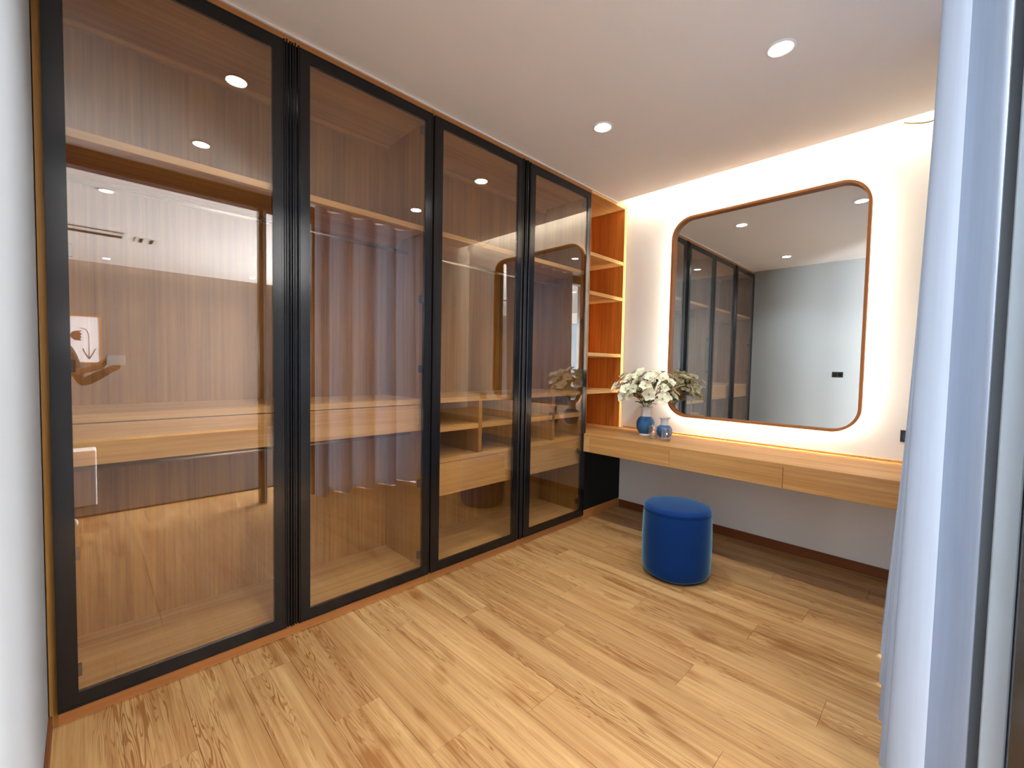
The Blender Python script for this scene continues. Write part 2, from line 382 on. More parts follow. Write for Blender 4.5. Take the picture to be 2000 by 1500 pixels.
# ------------------------------------------------------------------ wardrobe
ZB, ZT = 0.0537, 2.72
XF = -0.024
ST = 0.049
def door(parent, y0, y1, hinge_left, m_l, m_r):
    """frame of black lip and stiles behind a full sheet of bronze glass; handle is added apart"""
    bm = bmesh.new()
    lip = 0.008
    xb = -0.022
    for (a, b, c, d_) in ((y0, y0 + lip, ZB, ZT), (y1 - lip, y1, ZB, ZT), (y0 + lip, y1 - lip, ZB, ZB + lip), (y0 + lip, y1 - lip, ZT - lip, ZT)):
        bm_box(bm, xb, 0.0, a, b, c, d_)
    yl, yr = y0 + m_l, y1 - m_r
    for (a, b, c, d_) in ((y0 + lip, yl, ZB + lip, ZT - lip), (yr, y1 - lip, ZB + lip, ZT - lip), (yl, yr, ZB + lip, ZB + 0.052), (yl, yr, ZT - 0.052, ZT - lip)):
        bm_box(bm, xb, -0.0012, a, b, c, d_)
    fr = fin('door', bm, 'black', parent)
    box('glass_pane', -0.0085, -0.0045, yl + .0002, yr - .0002, ZB + .0522, ZT - .0522, 'glass', fr)
    hy = (y0 + 0.05) if hinge_left else (y1 - 0.05)
    sg = 1 if hinge_left else -1
    for z in (0.175, 0.60, 1.27, 1.67, 2.62):
        boxes('hinge', [(xb - 0.016, xb - .0005, min(hy - sg * .03, hy + sg * 0.012), max(hy - sg * .03, hy + sg * 0.012), z - .022, z + .022),
                        (xb - 0.035, xb - 0.016, min(hy - sg * .045, hy), max(hy - sg * .045, hy), z - .008, z + .008)], 'steel', fr, bevel=.002)
    return fr

def pull(fr, y0, y1):
    """full height grooved aluminium pull profile on the closing edge"""
    bm = bmesh.new(); w = y1 - y0
    bm_box(bm, -0.022, -0.010, y0, y1, ZB, ZT)
    for k, (a, b, h) in enumerate(((0.02, 0.24, 0.0015), (0.38, 0.60, -0.004), (0.74, 0.98, 0.003))):
        n = 5; y_a, y_b = y0 + a * w, y0 + b * w; yc, hw = (y_a + y_b) / 2, (y_b - y_a) / 2
        tops = []; prev = None; zt = ZT + (0.012 if k == 1 else 0.004)
        for i in range(n + 1):
            t = PI * i / n; yy = yc - hw * math.cos(t); xx = -0.010 + (0.010 + h) * (0.55 + .45 * math.sin(t))
            cur = (bm.verts.new((xx, yy, ZB)), bm.verts.new((xx, yy, zt)))
            tops.append(cur[1])
            if prev: bm.faces.new((prev[0], cur[0], cur[1], prev[1]))
            else: first = cur
            prev = cur
        bk = [bm.verts.new((-0.0101, y_a, ZB)), bm.verts.new((-0.0101, y_a, zt)), bm.verts.new((-0.0101, y_b, ZB)), bm.verts.new((-0.0101, y_b, zt))]
        bm.faces.new((bk[0], first[0], first[1], bk[1])); bm.faces.new((prev[0], bk[2], bk[3], prev[1])); bm.faces.new(tops + [bk[3], bk[1]])
    return fin('pull_handle', bm, 'black', fr)

XB = -0.50
def cabinet(y0, y1, label, left_t=0.022, right_t=0.02):
    t = thing('glass_door_wardrobe', (-0.26, (y0 + y1) / 2, 0), label, 'wardrobe', 'tall glass fronted wardrobes along the wall')
    box('side_panel', XB, XF, y0, y0 + left_t, 0.0, H - .002, 'wood_v', t, bevel=.001, seg=1)
    box('side_panel', XB, XF, y1 - right_t, y1, 0.0, H - .002, 'wood_v', t, bevel=.001, seg=1)
    yi0, yi1 = y0 + left_t + .0003, y1 - right_t - .0003
    box('back_panel', XB - .015, XB - .0002, y0, y1, 0.0, H - .002, 'wood_v', t)
    box('top_panel', XB + .0002, XF - .0002, yi0, yi1, 2.695, 2.725, 'wood_h', t)
    box('fascia', XF - 0.02, XF, yi0, yi1, 2.7252, H - .002, 'wood_trim', t)
    box('batten', XB + .0005, XB + 0.02, yi0, yi1, 2.668, 2.6948, 'wood_h', t)
    box('bottom_panel', XB + .0002, XF - .0002, yi0, yi1, 0.055, 0.078, 'wood_h', t)
    box('plinth', XF - .02, XF - .001, yi0, yi1, 0.0, 0.0548, 'wood_trim', t)
    box('shelf', XB + .0002, -0.05, yi0, yi1, 2.066, 2.096, 'wood_h', t, bevel=.001, seg=1)
    box('counter_board', XB + .0002, -0.05, yi0, yi1, 1.064, 1.094, 'wood_h', t, bevel=.001, seg=1)
    r = tube('hanging_rod', [(-0.24, yi0, 1.975), (-0.24, yi1, 1.975)], 0.0115, 'chrome', t, n=16)
    return t, yi0, yi1

def drawer(t, y0, y1, z0, z1, xf=-0.052):
    dr = boxes('drawer', [(xf - .018, xf, y0, y1, z0, z1)], 'wood_h', t, bevel=.0012)
    boxes('drawer_box', [(XB + .06, xf - .0185, y0 + .012, y0 + .026, z0 + .012, z1 - .02), (XB + .06, xf - .0185, y1 - .026, y1 - .012, z0 + .012, z1 - .02),
                         (XB + .06, XB + .075, y0 + .026, y1 - .026, z0 + .012, z1 - .02), (XB + .06, xf - .0185, y0 + .012, y1 - .012, z0 + .004, z0 + .0118)], 'wood_v', dr)
    return dr

tA, a0, a1 = cabinet(-0.0215, 1.5285, 'tall wardrobe with two bronze glass doors and hanging rods, at the left')
drawer(tA, a0 + .002, 0.7525, 0.908, 1.060); drawer(tA, 0.7555, a1 - .002, 0.908, 1.060)
box('drawer_divider', XB + .001, -0.072, 0.7445, 0.7635, 0.90, 1.0638, 'wood_v', tA)
tube('hanging_rod', [(-0.20, a0, 0.872), (-0.20, a1, 0.872)], 0.0105, 'chrome', tA, n=16)
dd = door(tA, 0.0, 0.7332, True, 0.052, 0.044); pull(dd, 0.7335, 0.7675)
dd = door(tA, 0.8033, 1.5228, False, 0.044, 0.046); pull(dd, 0.7690, 0.8030)

tB, b0, b1 = cabinet(1.5290, 3.0750, 'tall wardrobe with two bronze glass doors and open pigeonholes, nearer the mirror')
for yy in (1.938, 2.690): box('divider', XB + .001, -0.052, yy, yy + .030, 0.7202, 1.0638, 'wood_v', tB, bevel=.001, seg=1)
box('divider', XB + .001, -0.052, 2.288, 2.318, 0.7202, 1.0638, 'wood_v', tB, bevel=.001, seg=1)
for s0, s1 in ((b0, 1.9378), (1.9682, 2.2878), (2.3182, 2.6898), (2.7202, b1)):
    box('pigeonhole_shelf', XB + .001, -0.052, s0, s1, 0.884, 0.916, 'wood_h', tB, bevel=.001, seg=1)
box('counter_board', XB + .0002, -0.05, b0, b1, 0.692, 0.720, 'wood_h', tB, bevel=.001, seg=1)
drawer(tB, b0 + .002, 2.3015, 0.487, 0.6895); drawer(tB, 2.3045, b1 - .002, 0.487, 0.6895)
dd = door(tB, 1.5346, 2.2591, True, 0.060, 0.042); pull(dd, 2.2595, 2.2995)
dd = door(tB, 2.3429, 3.0617, False, 0.050, 0.048); pull(dd, 2.3025, 2.3425)

# open shelving column over the dressing counter
sh = thing('open_shelving', (-0.2, 3.37, 0.75), 'narrow open wooden shelving between glass wardrobe and back wall', 'shelf')
box('side_panel', -0.38, XF, 3.0755, 3.100, 0.7485, H - .002, 'wood_side', sh, bevel=.001, seg=1)
box('side_panel', -0.38, XF, 3.615, 3.655, 0.7485, H - .002, 'wood_side', sh, bevel=.001, seg=1)
box('lit_edge_strip', XF + .0002, XF + .0016, 3.615, 3.655, 0.7485, H - .010, 'edge', sh)  # thin pale strip paints the LED-lit look of the panel edge
box('lit_edge_strip', XF + .0002, XF + .0016, 3.101, 3.6148, 2.741, H - .010, 'edge', sh)
box('back_panel', -0.395, -0.3802, 3.0755, 3.655, 0.7485, H - .002, 'wood_side', sh)
box('top_panel', -0.38, XF, 3.1003, 3.6147, 2.740, H - .002, 'wood_h', sh)
for zt in (2.262, 1.940, 1.424, 1.102):
    box('shelf', -0.38, XF - .001, 3.1003, 3.6147, zt - .030, zt, 'wood_h', sh, bevel=.001, seg=1)
# black panel standing in for the unlit recess under the counter
lp = thing('unlit_recess', (-0.2, 3.36, 0), 'black panel standing in for the unlit recess under the left end of the counter', 'cabinet')
box('side_panel', -0.40, -0.0265, 3.0755, 3.655, 0.0795, 0.5985, 'blackmat', lp)
box('plinth', -0.40, XF - .001, 3.0755, 3.645, 0.0, 0.079, 'wood_trim', lp, bevel=.001, seg=1)

# ------------------------------------------------------------------ dressing counter
VF, VT, VB = 3.0357, 0.7480, 0.5995
vt = thing('dressing_counter', (1.05, 3.34, VB), 'long wall mounted wooden dressing counter under the mirror', 'counter')
box('tabletop', 0.002, 2.29, VF + .001, D - .0005, VT - 0.022, VT, 'wood_x', vt, bevel=.001, seg=1)
box('tabletop', -0.379, 0.0018, 3.0755, D - .003, VT - 0.022, VT, 'wood_x', vt)
box('end_panel', 0.002, 0.058, VF, VF + .02, VB, VT - .0225, 'wood_h', vt, bevel=.001, seg=1)
for x0, x1 in ((0.0595, 0.7435), (0.7455, 1.4485), (1.4505, 2.29)):
    drw = box('drawer_front', x0, x1, VF, VF + .02, VB, VT - .0225, 'wood_x', vt, bevel=.001, seg=1)
box('carcass', 0.002, 2.29, VF + .0205, D - .001, VB + .004, VT - .0225, 'wood_x', vt)
box('edge_strip', 0.002, 2.29, D - .016, D - .0006, VT + .0003, VT + 0.014, 'wood_h', vt, bevel=.001, seg=1)

# ------------------------------------------------------------------ mirror
def rrect(x0, x1, z0, z1, r, n=12):
    pts = []
    for cx, cz, a0 in ((x1 - r, z1 - r, 0), (x0 + r, z1 - r, 90), (x0 + r, z0 + r, 180), (x1 - r, z0 + r, 270)):
        for i in range(n + 1):
            a = math.radians(a0 + 90 * i / n); pts.append((cx + r * math.cos(a), cz + r * math.sin(a)))
    return pts
MX0, MX1, MZ0, MZ1, MR = 0.447, 1.737, 0.904, 2.532, 0.165
mr_ = thing('wall_mirror', ((MX0 + MX1) / 2, D, MZ0), 'large backlit mirror with rounded corners in a slim wooden frame', 'mirror')
def loop_solid(name, outer, inner, y0, y1, mat, parent):
    bm = bmesh.new(); n = len(outer)
    rings = [[bm.verts.new((p[0], yy, p[1])) for p in pl] for pl, yy in ((outer, y0), (outer, y1), (inner, y1), (inner, y0))]
    for k in range(4):
        a, b = rings[k], rings[(k + 1) % 4]
        for i in range(n): bm.faces.new((a[i], a[(i + 1) % n], b[(i + 1) % n], b[i]))
    return fin(name, bm, mat, parent)
MY0, MY1 = D - 0.078, D - 0.030
o_ = rrect(MX0, MX1, MZ0, MZ1, MR); i_ = rrect(MX0 + .017, MX1 - .017, MZ0 + .017, MZ1 - .017, MR - .017)
loop_solid('frame', o_, i_, MY0, MY1, 'frame_wood', mr_)
def plate(name, pl, y0, y1, mat, parent):
    bm = bmesh.new(); a = [bm.verts.new((p[0], y0, p[1])) for p in pl]; b = [bm.verts.new((p[0], y1, p[1])) for p in pl]
    n = len(pl); bm.faces.new(a); bm.faces.new(b)
    for i in range(n): bm.faces.new((a[i], a[(i + 1) % n], b[(i + 1) % n], b[i]))
    return fin(name, bm, mat, parent)
g_ = rrect(MX0 + .0173, MX1 - .0173, MZ0 + .0173, MZ1 - .0173, MR - .0173)
plate('mirror_glass', g_, D - .044, D - .038, 'mirror', mr_)
b_ = rrect(MX0 + .045, MX1 - .045, MZ0 + .045, MZ1 - .045, MR - .045)
plate('backing_board', b_, D - .0375, D - .0005, 'white', mr_)
bo = rrect(MX0 + .043, MX1 - .043, MZ0 + .043, MZ1 - .043, MR - .043)
bi = rrect(MX0 + .0452, MX1 - .0452, MZ0 + .0452, MZ1 - .0452, MR - .0452)
loop_solid('led_strip', bo, bi, D - .026, D - .014, 'led', mr_)

# ------------------------------------------------------------------ small fittings
def socket(name, loc, w, h, axis, label):
    x, y, z = loc; t = thing(name, loc, label, 'socket')
    s = -1 if axis == 'back' else 1
    ya, yb = (y - .009, y) if s < 0 else (y, y + .003)
    box('face_plate', x - w / 2, x + w / 2, ya, yb, z - h / 2, z + h / 2, 'blackplastic', t, bevel=.001)
    yc0, yc1 = (ya - .003, ya) if s < 0 else (yb, yb + .0006)
    for k in (-1, 1):
        box('socket_insert', x + k * w * .22 - w * .17, x + k * w * .22 + w * .17, yc0, yc1, z - h * .32, z + h * .32, 'black', t)
socket('wall_socket', (1.983, D, 0.914), 0.120, 0.072, 'back', 'black wall socket right of the mirror, half behind the curtain')
socket('wall_socket', (1.050, YL, 1.262), 0.122, 0.074, 'left', 'black socket on the white wall, seen in the mirror')

cb = tube('electric_cable', [(1.862, 3.608, 2.797), (1.90, 3.608, 2.781), (1.941, 3.608, 2.767), (1.97, 3.608, 2.762), (1.993, 3.608, 2.763), (2.05, 3.61, 2.785), (2.1, 3.62, 2.82), (2.16, 3.64, 2.88), (2.2, 3.657, 2.92)], 0.0045, 'stem')
tag(cb, 'loose brown cable end hanging from the ceiling cove', 'cable')

def downlight(x, y, label, grp):
    t = thing('ceiling_downlight', (x, y, H), label, 'ceiling light', grp)
    bm = bmesh.new(); n = 32
    prof = [(0.060, H - .0002), (0.060, H - .004), (0.055, H - .006), (0.047, H - .005), (0.047, H - .0002)]
    bm_lathe(bm, prof, x, y, n, cap=False); fin('trim_ring', bm, 'white', t, smooth=True)
    bm = bmesh.new(); bm_lathe(bm, [(0.0465, H - .0005), (0.0465, H - .0035)], x, y, n); fin('lens', bm, 'lens', t)
downlight(1.52, 2.37, 'round recessed ceiling downlight nearest the curtain', 'recessed ceiling downlights of the dressing room')
downlight(0.565, 2.37, 'round ceiling downlight further left, nearer the glass wardrobe and mirror', 'recessed ceiling downlights of the dressing room')
downlight(1.52, 0.68, 'ceiling downlight seen only as reflection, lower one in the first glass door', 'recessed ceiling downlights of the dressing room')
downlight(0.565, 0.68, 'ceiling downlight seen only as reflection, upper one in the first glass door', 'recessed ceiling downlights of the dressing room')
for k, (lx, ly, w) in enumerate(((3.15, 0.25, 'by the opening'), (3.15, 2.6, 'behind the curtain'), (6.7, 0.35, 'left by the far wall'), (6.7, 2.25, 'right by the far wall'))):
    downlight(lx, ly, 'bedroom ceiling downlight ' + w, 'bedroom ceiling downlights')

# ------------------------------------------------------------------ stool
def stool():
    cx, cy, r, h = 0.94, 2.76, 0.208, 0.44
    t = thing('round_stool', (cx, cy, 0), 'round blue velvet pouf stool in front of the dressing counter', 'stool')
    prof = [(0.0, 0.0), (r - .03, 0.0), (r - .03, 0.012)]
    lathe('base', prof + [(0.0, 0.012)], cx, cy, 'blackplastic', t, n=64)
    prof = [(0.0, 0.0125), (r - .028, 0.0125), (r - .014, .02), (r - .006, .034), (r - .002, .07), (r, .14), (r + .001, .24), (r - .001, .34), (r - .004, h - .040), (r - .007, h - .026)]
    lathe('body', prof, cx, cy, 'velvet', t, n=72)
    prof = [(r - .006, h - .0262), (r - .003, h - .023), (r - .006, h - .014), (r - .018, h - .004), (r - .040, h + .001), (r - .09, h + .005), (0.05, h + .008), (0.0, h + .008)]
    lathe('seat_cushion', prof, cx, cy, 'velvet', t, n=72)
    tube('piping', [(cx + (r - .005) * math.cos(a * PI / 32), cy + (r - .005) * math.sin(a * PI / 32), h - .0262) for a in range(65)], 0.0022, 'velvet', t, n=6)
stool()

# ------------------------------------------------------------------ vases, glasses
def vase(cx, cy, s, body_r, body_h, neck_r, neck_h, rim_r, foot_r, label):
    z0 = VT + .0004
    t = thing('ceramic_vase', (cx, cy, z0), label, 'vase')
    f = 0.016 * s
    lathe('foot', [(0.0, z0), (foot_r, z0), (foot_r + .001, z0 + f * .6), (foot_r - .002, z0 + f), (0, z0 + f)], cx, cy, 'whiteglaze', t)
    zb, zt = z0 + f, z0 + f + body_h
    prof = []
    for i in range(17):
        a = -PI / 2 + PI * i / 16
        k = abs(math.cos(a)) ** 0.55
        rr = body_r * k; zz = zb + body_h / 2 * (1 + math.sin(a) * (1 if True else 1))
        if rr < foot_r - .004 and i < 8: rr = foot_r - .004
        if rr < neck_r and i > 8: rr = neck_r
        prof.append((rr, zz))
    lathe('body', prof, cx, cy, 'blueglaze', t)
    zn = zt + neck_h
    lathe('neck', [(neck_r + .001, zt - .001), (neck_r, zt + neck_h * .3), (neck_r * 1.02, zn - .014), (rim_r * .85, zn - .006), (rim_r, zn - .002), (rim_r, zn), (neck_r * .92, zn - .003), (neck_r * .88, zn - .02), (neck_r * .86, zt)], cx, cy, 'whiteglaze', t, cap=False)
    return zn
ZR = vase(0.375, 3.372, 1.0, 0.073, 0.142, 0.036, 0.078, 0.052, 0.050, 'taller blue vase with white neck holding the white flowers')
vase(0.560, 3.330, 0.7, 0.058, 0.098, 0.029, 0.058, 0.046, 0.040, 'small empty blue vase with white flared neck')
def glass(cx, cy, label):
    z0 = VT + .0004; r, h = 0.034, 0.10
    t = thing('drinking_glass', (cx, cy, z0), label, 'glass', 'drinking glasses in front of the vases')
    lathe('bowl', [(0, z0), (r * .92, z0), (r, z0 + .006), (r, z0 + h), (r - .002, z0 + h + .0006), (r - .003, z0 + h), (r - .003, z0 + .014), (0, z0 + .012)], cx, cy, 'clear', t, n=32)
glass(0.500, 3.262, 'clear straight drinking glass in front of the tall vase')
glass(0.615, 3.245, 'clear straight drinking glass further right, before the small vase')

# ------------------------------------------------------------------ bouquet
bq = thing('flower_bouquet', (0.375, 3.372, ZR), 'bunch of cream white open flowers with dark green leaves', 'flowers')
def petal_mesh(seed):
    rnd = random.Random(seed); bm = bmesh.new(); bc = bmesh.new()
    for k in range(5):
        a = 2 * PI * k / 5 + rnd.uniform(-.12, .12); L_ = rnd.uniform(.040, .050); wd = rnd.uniform(.021, .026); cup = rnd.uniform(.25, .8)
        grid = []
        for i in range(6):
            s = i / 5; w = wd * math.sin(PI * min(1, s * .86 + .12)) ** .8
            row_ = []
            for jx in (-1, -.5, 0, .5, 1):
                x = .004 + L_ * s; yv = w * jx; z = cup * x * (1 - .45 * s) + .010 * abs(jx) ** 2 * (1 - s * .5) + rnd.uniform(-.0012, .0012)
                row_.append(bm.verts.new((x * math.cos(a) - yv * math.sin(a), x * math.sin(a) + yv * math.cos(a), z + k * .0006)))
            grid.append(row_)
        for i in range(5):
            for jx in range(4): bm.faces.new((grid[i][jx], grid[i][jx + 1], grid[i + 1][jx + 1], grid[i + 1][jx]))
    me = bpy.data.meshes.new('flower'); bm.to_mesh(me); bm.free(); me.materials.append(M['petal'])
    for k in range(14):
        a = rnd.uniform(0, 2 * PI); rr = rnd.uniform(.001, .008)
        bm_tube(bc, [(rr * .3 * math.cos(a), rr * .3 * math.sin(a), .002), (rr * math.cos(a), rr * math.sin(a), .012 + rnd.uniform(0, .005))], .0011, 5, .0017)
    mc = bpy.data.meshes.new('flower_centre'); bc.to_mesh(mc); bc.free(); mc.materials.append(M['stamen'])
    for mm in (me, mc):
        for p in mm.polygons: p.use_smooth = True
    return me, mc
FM = [petal_mesh(s) for s in (1, 2, 3)]
def leaf_mesh(seed):
    rnd = random.Random(seed); bm = bmesh.new(); L_, wd = .062, .0115; grid = []
    for i in range(7):
        s = i / 6; w = wd * math.sin(PI * (s * .92 + .06)) ** .9; zc = -.020 * s * s * rnd.uniform(.8, 1.2)
        grid.append([bm.verts.new((L_ * s, w * jx, zc + .004 * abs(jx))) for jx in (-1, 0, 1)])
    for i in range(6):
        for jx in range(2): bm.faces.new((grid[i][jx], grid[i][jx + 1], grid[i + 1][jx + 1], grid[i + 1][jx]))
    me = bpy.data.meshes.new('leaf'); bm.to_mesh(me); bm.free(); me.materials.append(M['leaf'])
    for p in me.polygons: p.use_smooth = True
    return me
LM = [leaf_mesh(s) for s in (4, 5)]
def link_mesh(name, me, loc, direction, roll, scale, parent):
    o = bpy.data.objects.new(name, me); COL.objects.link(o)
    q = Vector(direction).normalized().to_track_quat('Z', 'X')
    o.rotation_mode = 'QUATERNION'; o.rotation_quaternion = q @ Euler((0, 0, roll)).to_quaternion(); o.scale = (scale,) * 3
    place(o, loc, parent); return o
def build_bouquet():
    rnd = random.Random(12)
    base = Vector((0.375, 3.372, ZR)); heads = []
    tries = 0
    while len(heads) < 44 and tries < 4000:
        tries += 1
        az = rnd.uniform(0, 2 * PI); el = rnd.uniform(-0.5, 1.45)
        rx, rz = 0.262, 0.165
        k = rnd.uniform(0.70, 1.0)
        p = base + Vector((rx * k * math.cos(az) * math.cos(el), min(rx * .88, .9) * k * math.sin(az) * math.cos(el), 0.135 + rz * k * math.sin(el)))
        if p.y > D - .11: continue
        if any((p - q).length < 0.060 for q in heads): continue
        heads.append(p)
    centre = base + Vector((0, 0, 0.02))
    for k in range(9):
        a = 2 * PI * k / 9; hub = base + Vector((.085 * math.cos(a), .08 * math.sin(a), .085 + .02 * (k % 3)))
        sid = base + Vector((.012 * math.cos(a), .012 * math.sin(a), -.11))
        neck = base + Vector((.022 * math.cos(a), .022 * math.sin(a), 0.0))
        tube('stem', [sid, neck, (neck + hub) / 2 + Vector((0, 0, .004)), hub], .0021, 'stem', bq, n=6)
    for i, p in enumerate(heads):
        d_ = (p - centre); d_.normalize(); d_ = (d_ + Vector((rnd.uniform(-.35, .35), rnd.uniform(-.35, .25) - .12, rnd.uniform(-.2, .3)))).normalized()
        fm, cm = FM[i % 3]; s = rnd.uniform(.88, 1.12)
        f = link_mesh('flower', fm, p, d_, rnd.uniform(0, 6), s, bq)
        c = bpy.data.objects.new('flower_centre', cm); COL.objects.link(c); c.parent = f
        # stalk from the nearest hub
        a = math.atan2(p.y - base.y, p.x - base.x); hub = base + Vector((.06 * math.cos(a), .06 * math.sin(a), .07))
        pts = [hub + (p - hub) * t + Vector((0, 0, .012 * math.sin(PI * t))) for t in (0, .35, .7, 1)]
        pts[-1] = p - d_ * .0
        tube('stem', pts, .0016, 'stem', bq, n=5)
    for i in range(64):
        az = rnd.uniform(0, 2 * PI); el = rnd.uniform(-.5, 1.2); k = rnd.uniform(.35, .92)
        p = base + Vector((.20 * k * math.cos(az) * math.cos(el), .18 * k * math.sin(az) * math.cos(el), .12 + .12 * k * math.sin(el)))
        if p.y > D - .12: continue
        out = (p - centre).normalized() + Vector((rnd.uniform(-.6, .6), rnd.uniform(-.6, .3), rnd.uniform(-.5, .5)))
        o = bpy.data.objects.new('leaf', LM[i % 2]); COL.objects.link(o)
        q = out.normalized().to_track_quat('X', 'Z'); o.rotation_mode = 'QUATERNION'; o.rotation_quaternion = q @ Euler((rnd.uniform(-.9, .9), 0, 0)).to_quaternion()
        s = rnd.uniform(.8, 1.3); o.scale = (s, s, s); place(o, p, bq)
    # drooping small leaves around the rim
    for i in range(16):
        az = 2 * PI * i / 16 + rnd.uniform(-.1, .1); p = base + Vector((.03 * math.cos(az), .03 * math.sin(az), .012 + .02 * rnd.random()))
        o = bpy.data.objects.new('leaf', LM[i % 2]); COL.objects.link(o)
        q = Vector((math.cos(az), math.sin(az), rnd.uniform(.4, 1.3))).normalized().to_track_quat('X', 'Z'); o.rotation_mode = 'QUATERNION'; o.rotation_quaternion = q
        s = rnd.uniform(.8, 1.2); o.scale = (s, s, s); place(o, p, bq)
build_bouquet()

# ------------------------------------------------------------------ curtain
def curtain():
    t = thing('curtain', (2.11, 2.6, 0), 'floor length pale blue curtain hanging in soft folds at the right', 'curtain')
    bm = bmesh.new(); ny, nz = 520, 34; y0, y1 = 1.655, 3.02; zt = H - .012; grid = []
    rnd = random.Random(3); ph = [rnd.uniform(0, 6) for _ in range(6)]
    for jz in range(nz + 1):
        s = jz / nz; z = .006 + (zt - .006) * s; fall = 1 - s
        row_ = []
        for iy in range(ny + 1):
            u = iy / ny; yy = y0 + (y1 - y0) * u
            w = 2 * PI * (yy - y0)
            A = .060 + .032 * fall
            A2 = .004 + .003 * fall
            xx = 2.139 - fall * (yy - 1.65) * .085 + A * math.cos(2 * PI * (yy - 1.83) / .24) \
                + A2 * math.sin(w / .083 + ph[2] + .3 * fall) * min(1, u * 12) + .0012 * math.sin(w / .031 + ph[3])
            hem = .006 * math.sin(w / .11 + ph[5]) if jz == 0 else 0
            row_.append(bm.verts.new((xx, yy, max(.002, z + hem))))
        grid.append(row_)
    for a, b in zip(grid, grid[1:]):
        for i in range(ny): bm.faces.new((a[i], a[i + 1], b[i + 1], b[i]))
    fin('curtain_cloth', bm, 'curtain', t, smooth=True)
    box('curtain_track', 2.095, 2.135, 1.66, 3.02, H - .0115, H - .0005, 'white', t)
curtain()

# ------------------------------------------------------------------ bedroom things seen in reflections
pf = thing('framed_print', (7.4, 0.0, 1.21), 'framed flower print on the far bedroom wall, seen reflected in the glass', 'picture')
PX, PY0, PY1, PZ0, PZ1 = 7.398, -0.27, 0.295, 1.21, 1.955
boxes('frame', [(PX - .025, PX, PY0, PY0 + .018, PZ0, PZ1), (PX - .025, PX, PY1 - .018, PY1, PZ0, PZ1), (PX - .025, PX, PY0 + .018, PY1 - .018, PZ0, PZ0 + .018), (PX - .025, PX, PY0 + .018, PY1 - .018, PZ1 - .018, PZ1)], 'frame_wood', pf)
box('paper', PX - .012, PX - .002, PY0 + .0185, PY1 - .0185, PZ0 + .0185, PZ1 - .0185, 'paper', pf)
def bloom(cy_, cz_, r):
    bm = bmesh.new(); pts = []
    for i in range(9): a = PI / 2 + PI * i / 8; pts.append((cy_ + r * math.cos(a), cz_ + r * math.sin(a)))
    for i in range(7): pts.append((cy_ + r * (.35 if i % 2 else .75), cz_ - r + 2 * r * i / 6))
    vs = [bm.verts.new((PX - .0135, p[0], p[1])) for p in pts]; f = bm.faces.new(vs)
    ex = bmesh.ops.extrude_face_region(bm, geom=[f]); bmesh.ops.translate(bm, verts=[v for v in ex['geom'] if isinstance(v, bmesh.types.BMVert)], vec=(.001, 0, 0))
    fin('printed_bloom', bm, 'ink', pf)
bloom(0.02, 1.64, .075); bloom(-.10, 1.86, .075)
tube('printed_stalk', [(PX - .0128, .05, 1.76), (PX - .0128, .12, 1.74), (PX - .0128, .15, 1.66), (PX - .0128, .15, 1.45), (PX - .0128, .15, 1.30)], .004, 'ink', pf, n=4)
for s in (-1, 1): tube('printed_stalk', [(PX - .0128, .15, 1.28), (PX - .0128, .15 + s * .05, 1.38), (PX - .0128, .15 + s * .07, 1.44)], .006, 'ink', pf, n=4)

vn = thing('ceiling_vent', (5.0, 0.1, H), 'long dark air conditioning slot in the bedroom ceiling, seen reflected', 'vent')
box('vent_frame', 4.70, 5.10, -0.75, 0.47, H - .006, H - .0003, 'white', vn)
for k in range(2): box('vent_slot', 4.74 + k * .20, 4.78 + k * .28, -0.72, 0.44, H - .009, H - .0062, 'blackmat', vn)
vn2 = thing('ceiling_vent', (5.0, 0.65, H), 'small square hatch beside the long slot in the bedroom ceiling', 'vent')
box('vent_frame', 4.85, 5.15, 0.56, 0.80, H - .006, H - .0003, 'white', vn2)
for k in range(2): box('vent_slot', 4.88, 5.12, 0.60 + k * .10, 0.63 + k * .10, H - .009, H - .0062, 'blackmat', vn2)

ds = thing('display_shelving', (7.2, 3.3, 0), 'dark blue shelving with lit shelves in the bedroom, seen reflected', 'shelf')
SY0, SY1 = 2.85, 4.6
box('back_panel', 7.36, 7.398, SY0, SY1, 0, 2.72, 'darkshelf', ds)
for yy in (SY0, SY1 - .03, 3.9): box('side_panel', 7.05, 7.3598, yy, yy + .03, 0, 2.72, 'darkshelf', ds)
bott = []
for z in (2.70, 2.33, 1.98, 1.05, 0.72):
    box('shelf', 7.05, 7.3598, SY0 + .0302, 3.8998, z - .03, z, 'darkshelf', ds); box('shelf', 7.05, 7.3598, 3.9302, SY1 - .0302, z - .03, z, 'darkshelf', ds)
    if z > 1.9: box('led_strip', 7.055, 7.07, SY0 + .04, SY1 - .04, z - .036, z - .0305, 'ledcool', ds)
box('cabinet_base', 7.02, 7.3598, SY0 + .0302, SY1 - .0302, 0.0, .68, 'darkshelf', ds)
for k, (yy, z, r, h) in enumerate(((3.18, 2.33, .045, .22), (3.32, 2.33, .06, .12), (3.16, 1.98, .05, .12), (3.3, 1.98, .04, .16), (3.22, 1.05, .06, .10), (3.4, 1.05, .045, .2))):
    o = lathe('bottle', [(0, z + .0005), (r, z + .0005), (r, z + h * .55), (r * .35, z + h * .75), (r * .3, z + h), (0, z + h)], 7.2, yy, 'whiteglaze', None, n=20)
    tag(o, ['tall white bottle on the upper dark shelf', 'squat white bottle on the upper dark shelf', 'squat white jar on the second dark shelf', 'slim white bottle on the second dark shelf', 'short wide jar on the low dark shelf', 'slender bottle on the low dark shelf'][k] + ', seen reflected', 'bottle')
rg = box('rug', 2.75, 7.0, -1.8, 4.4, .0005, .015, 'rug'); tag(rg, 'dark brown rug added over the bedroom floor, seen reflected in the glass doors', 'rug')  # added so that the bedroom floor reflects dark
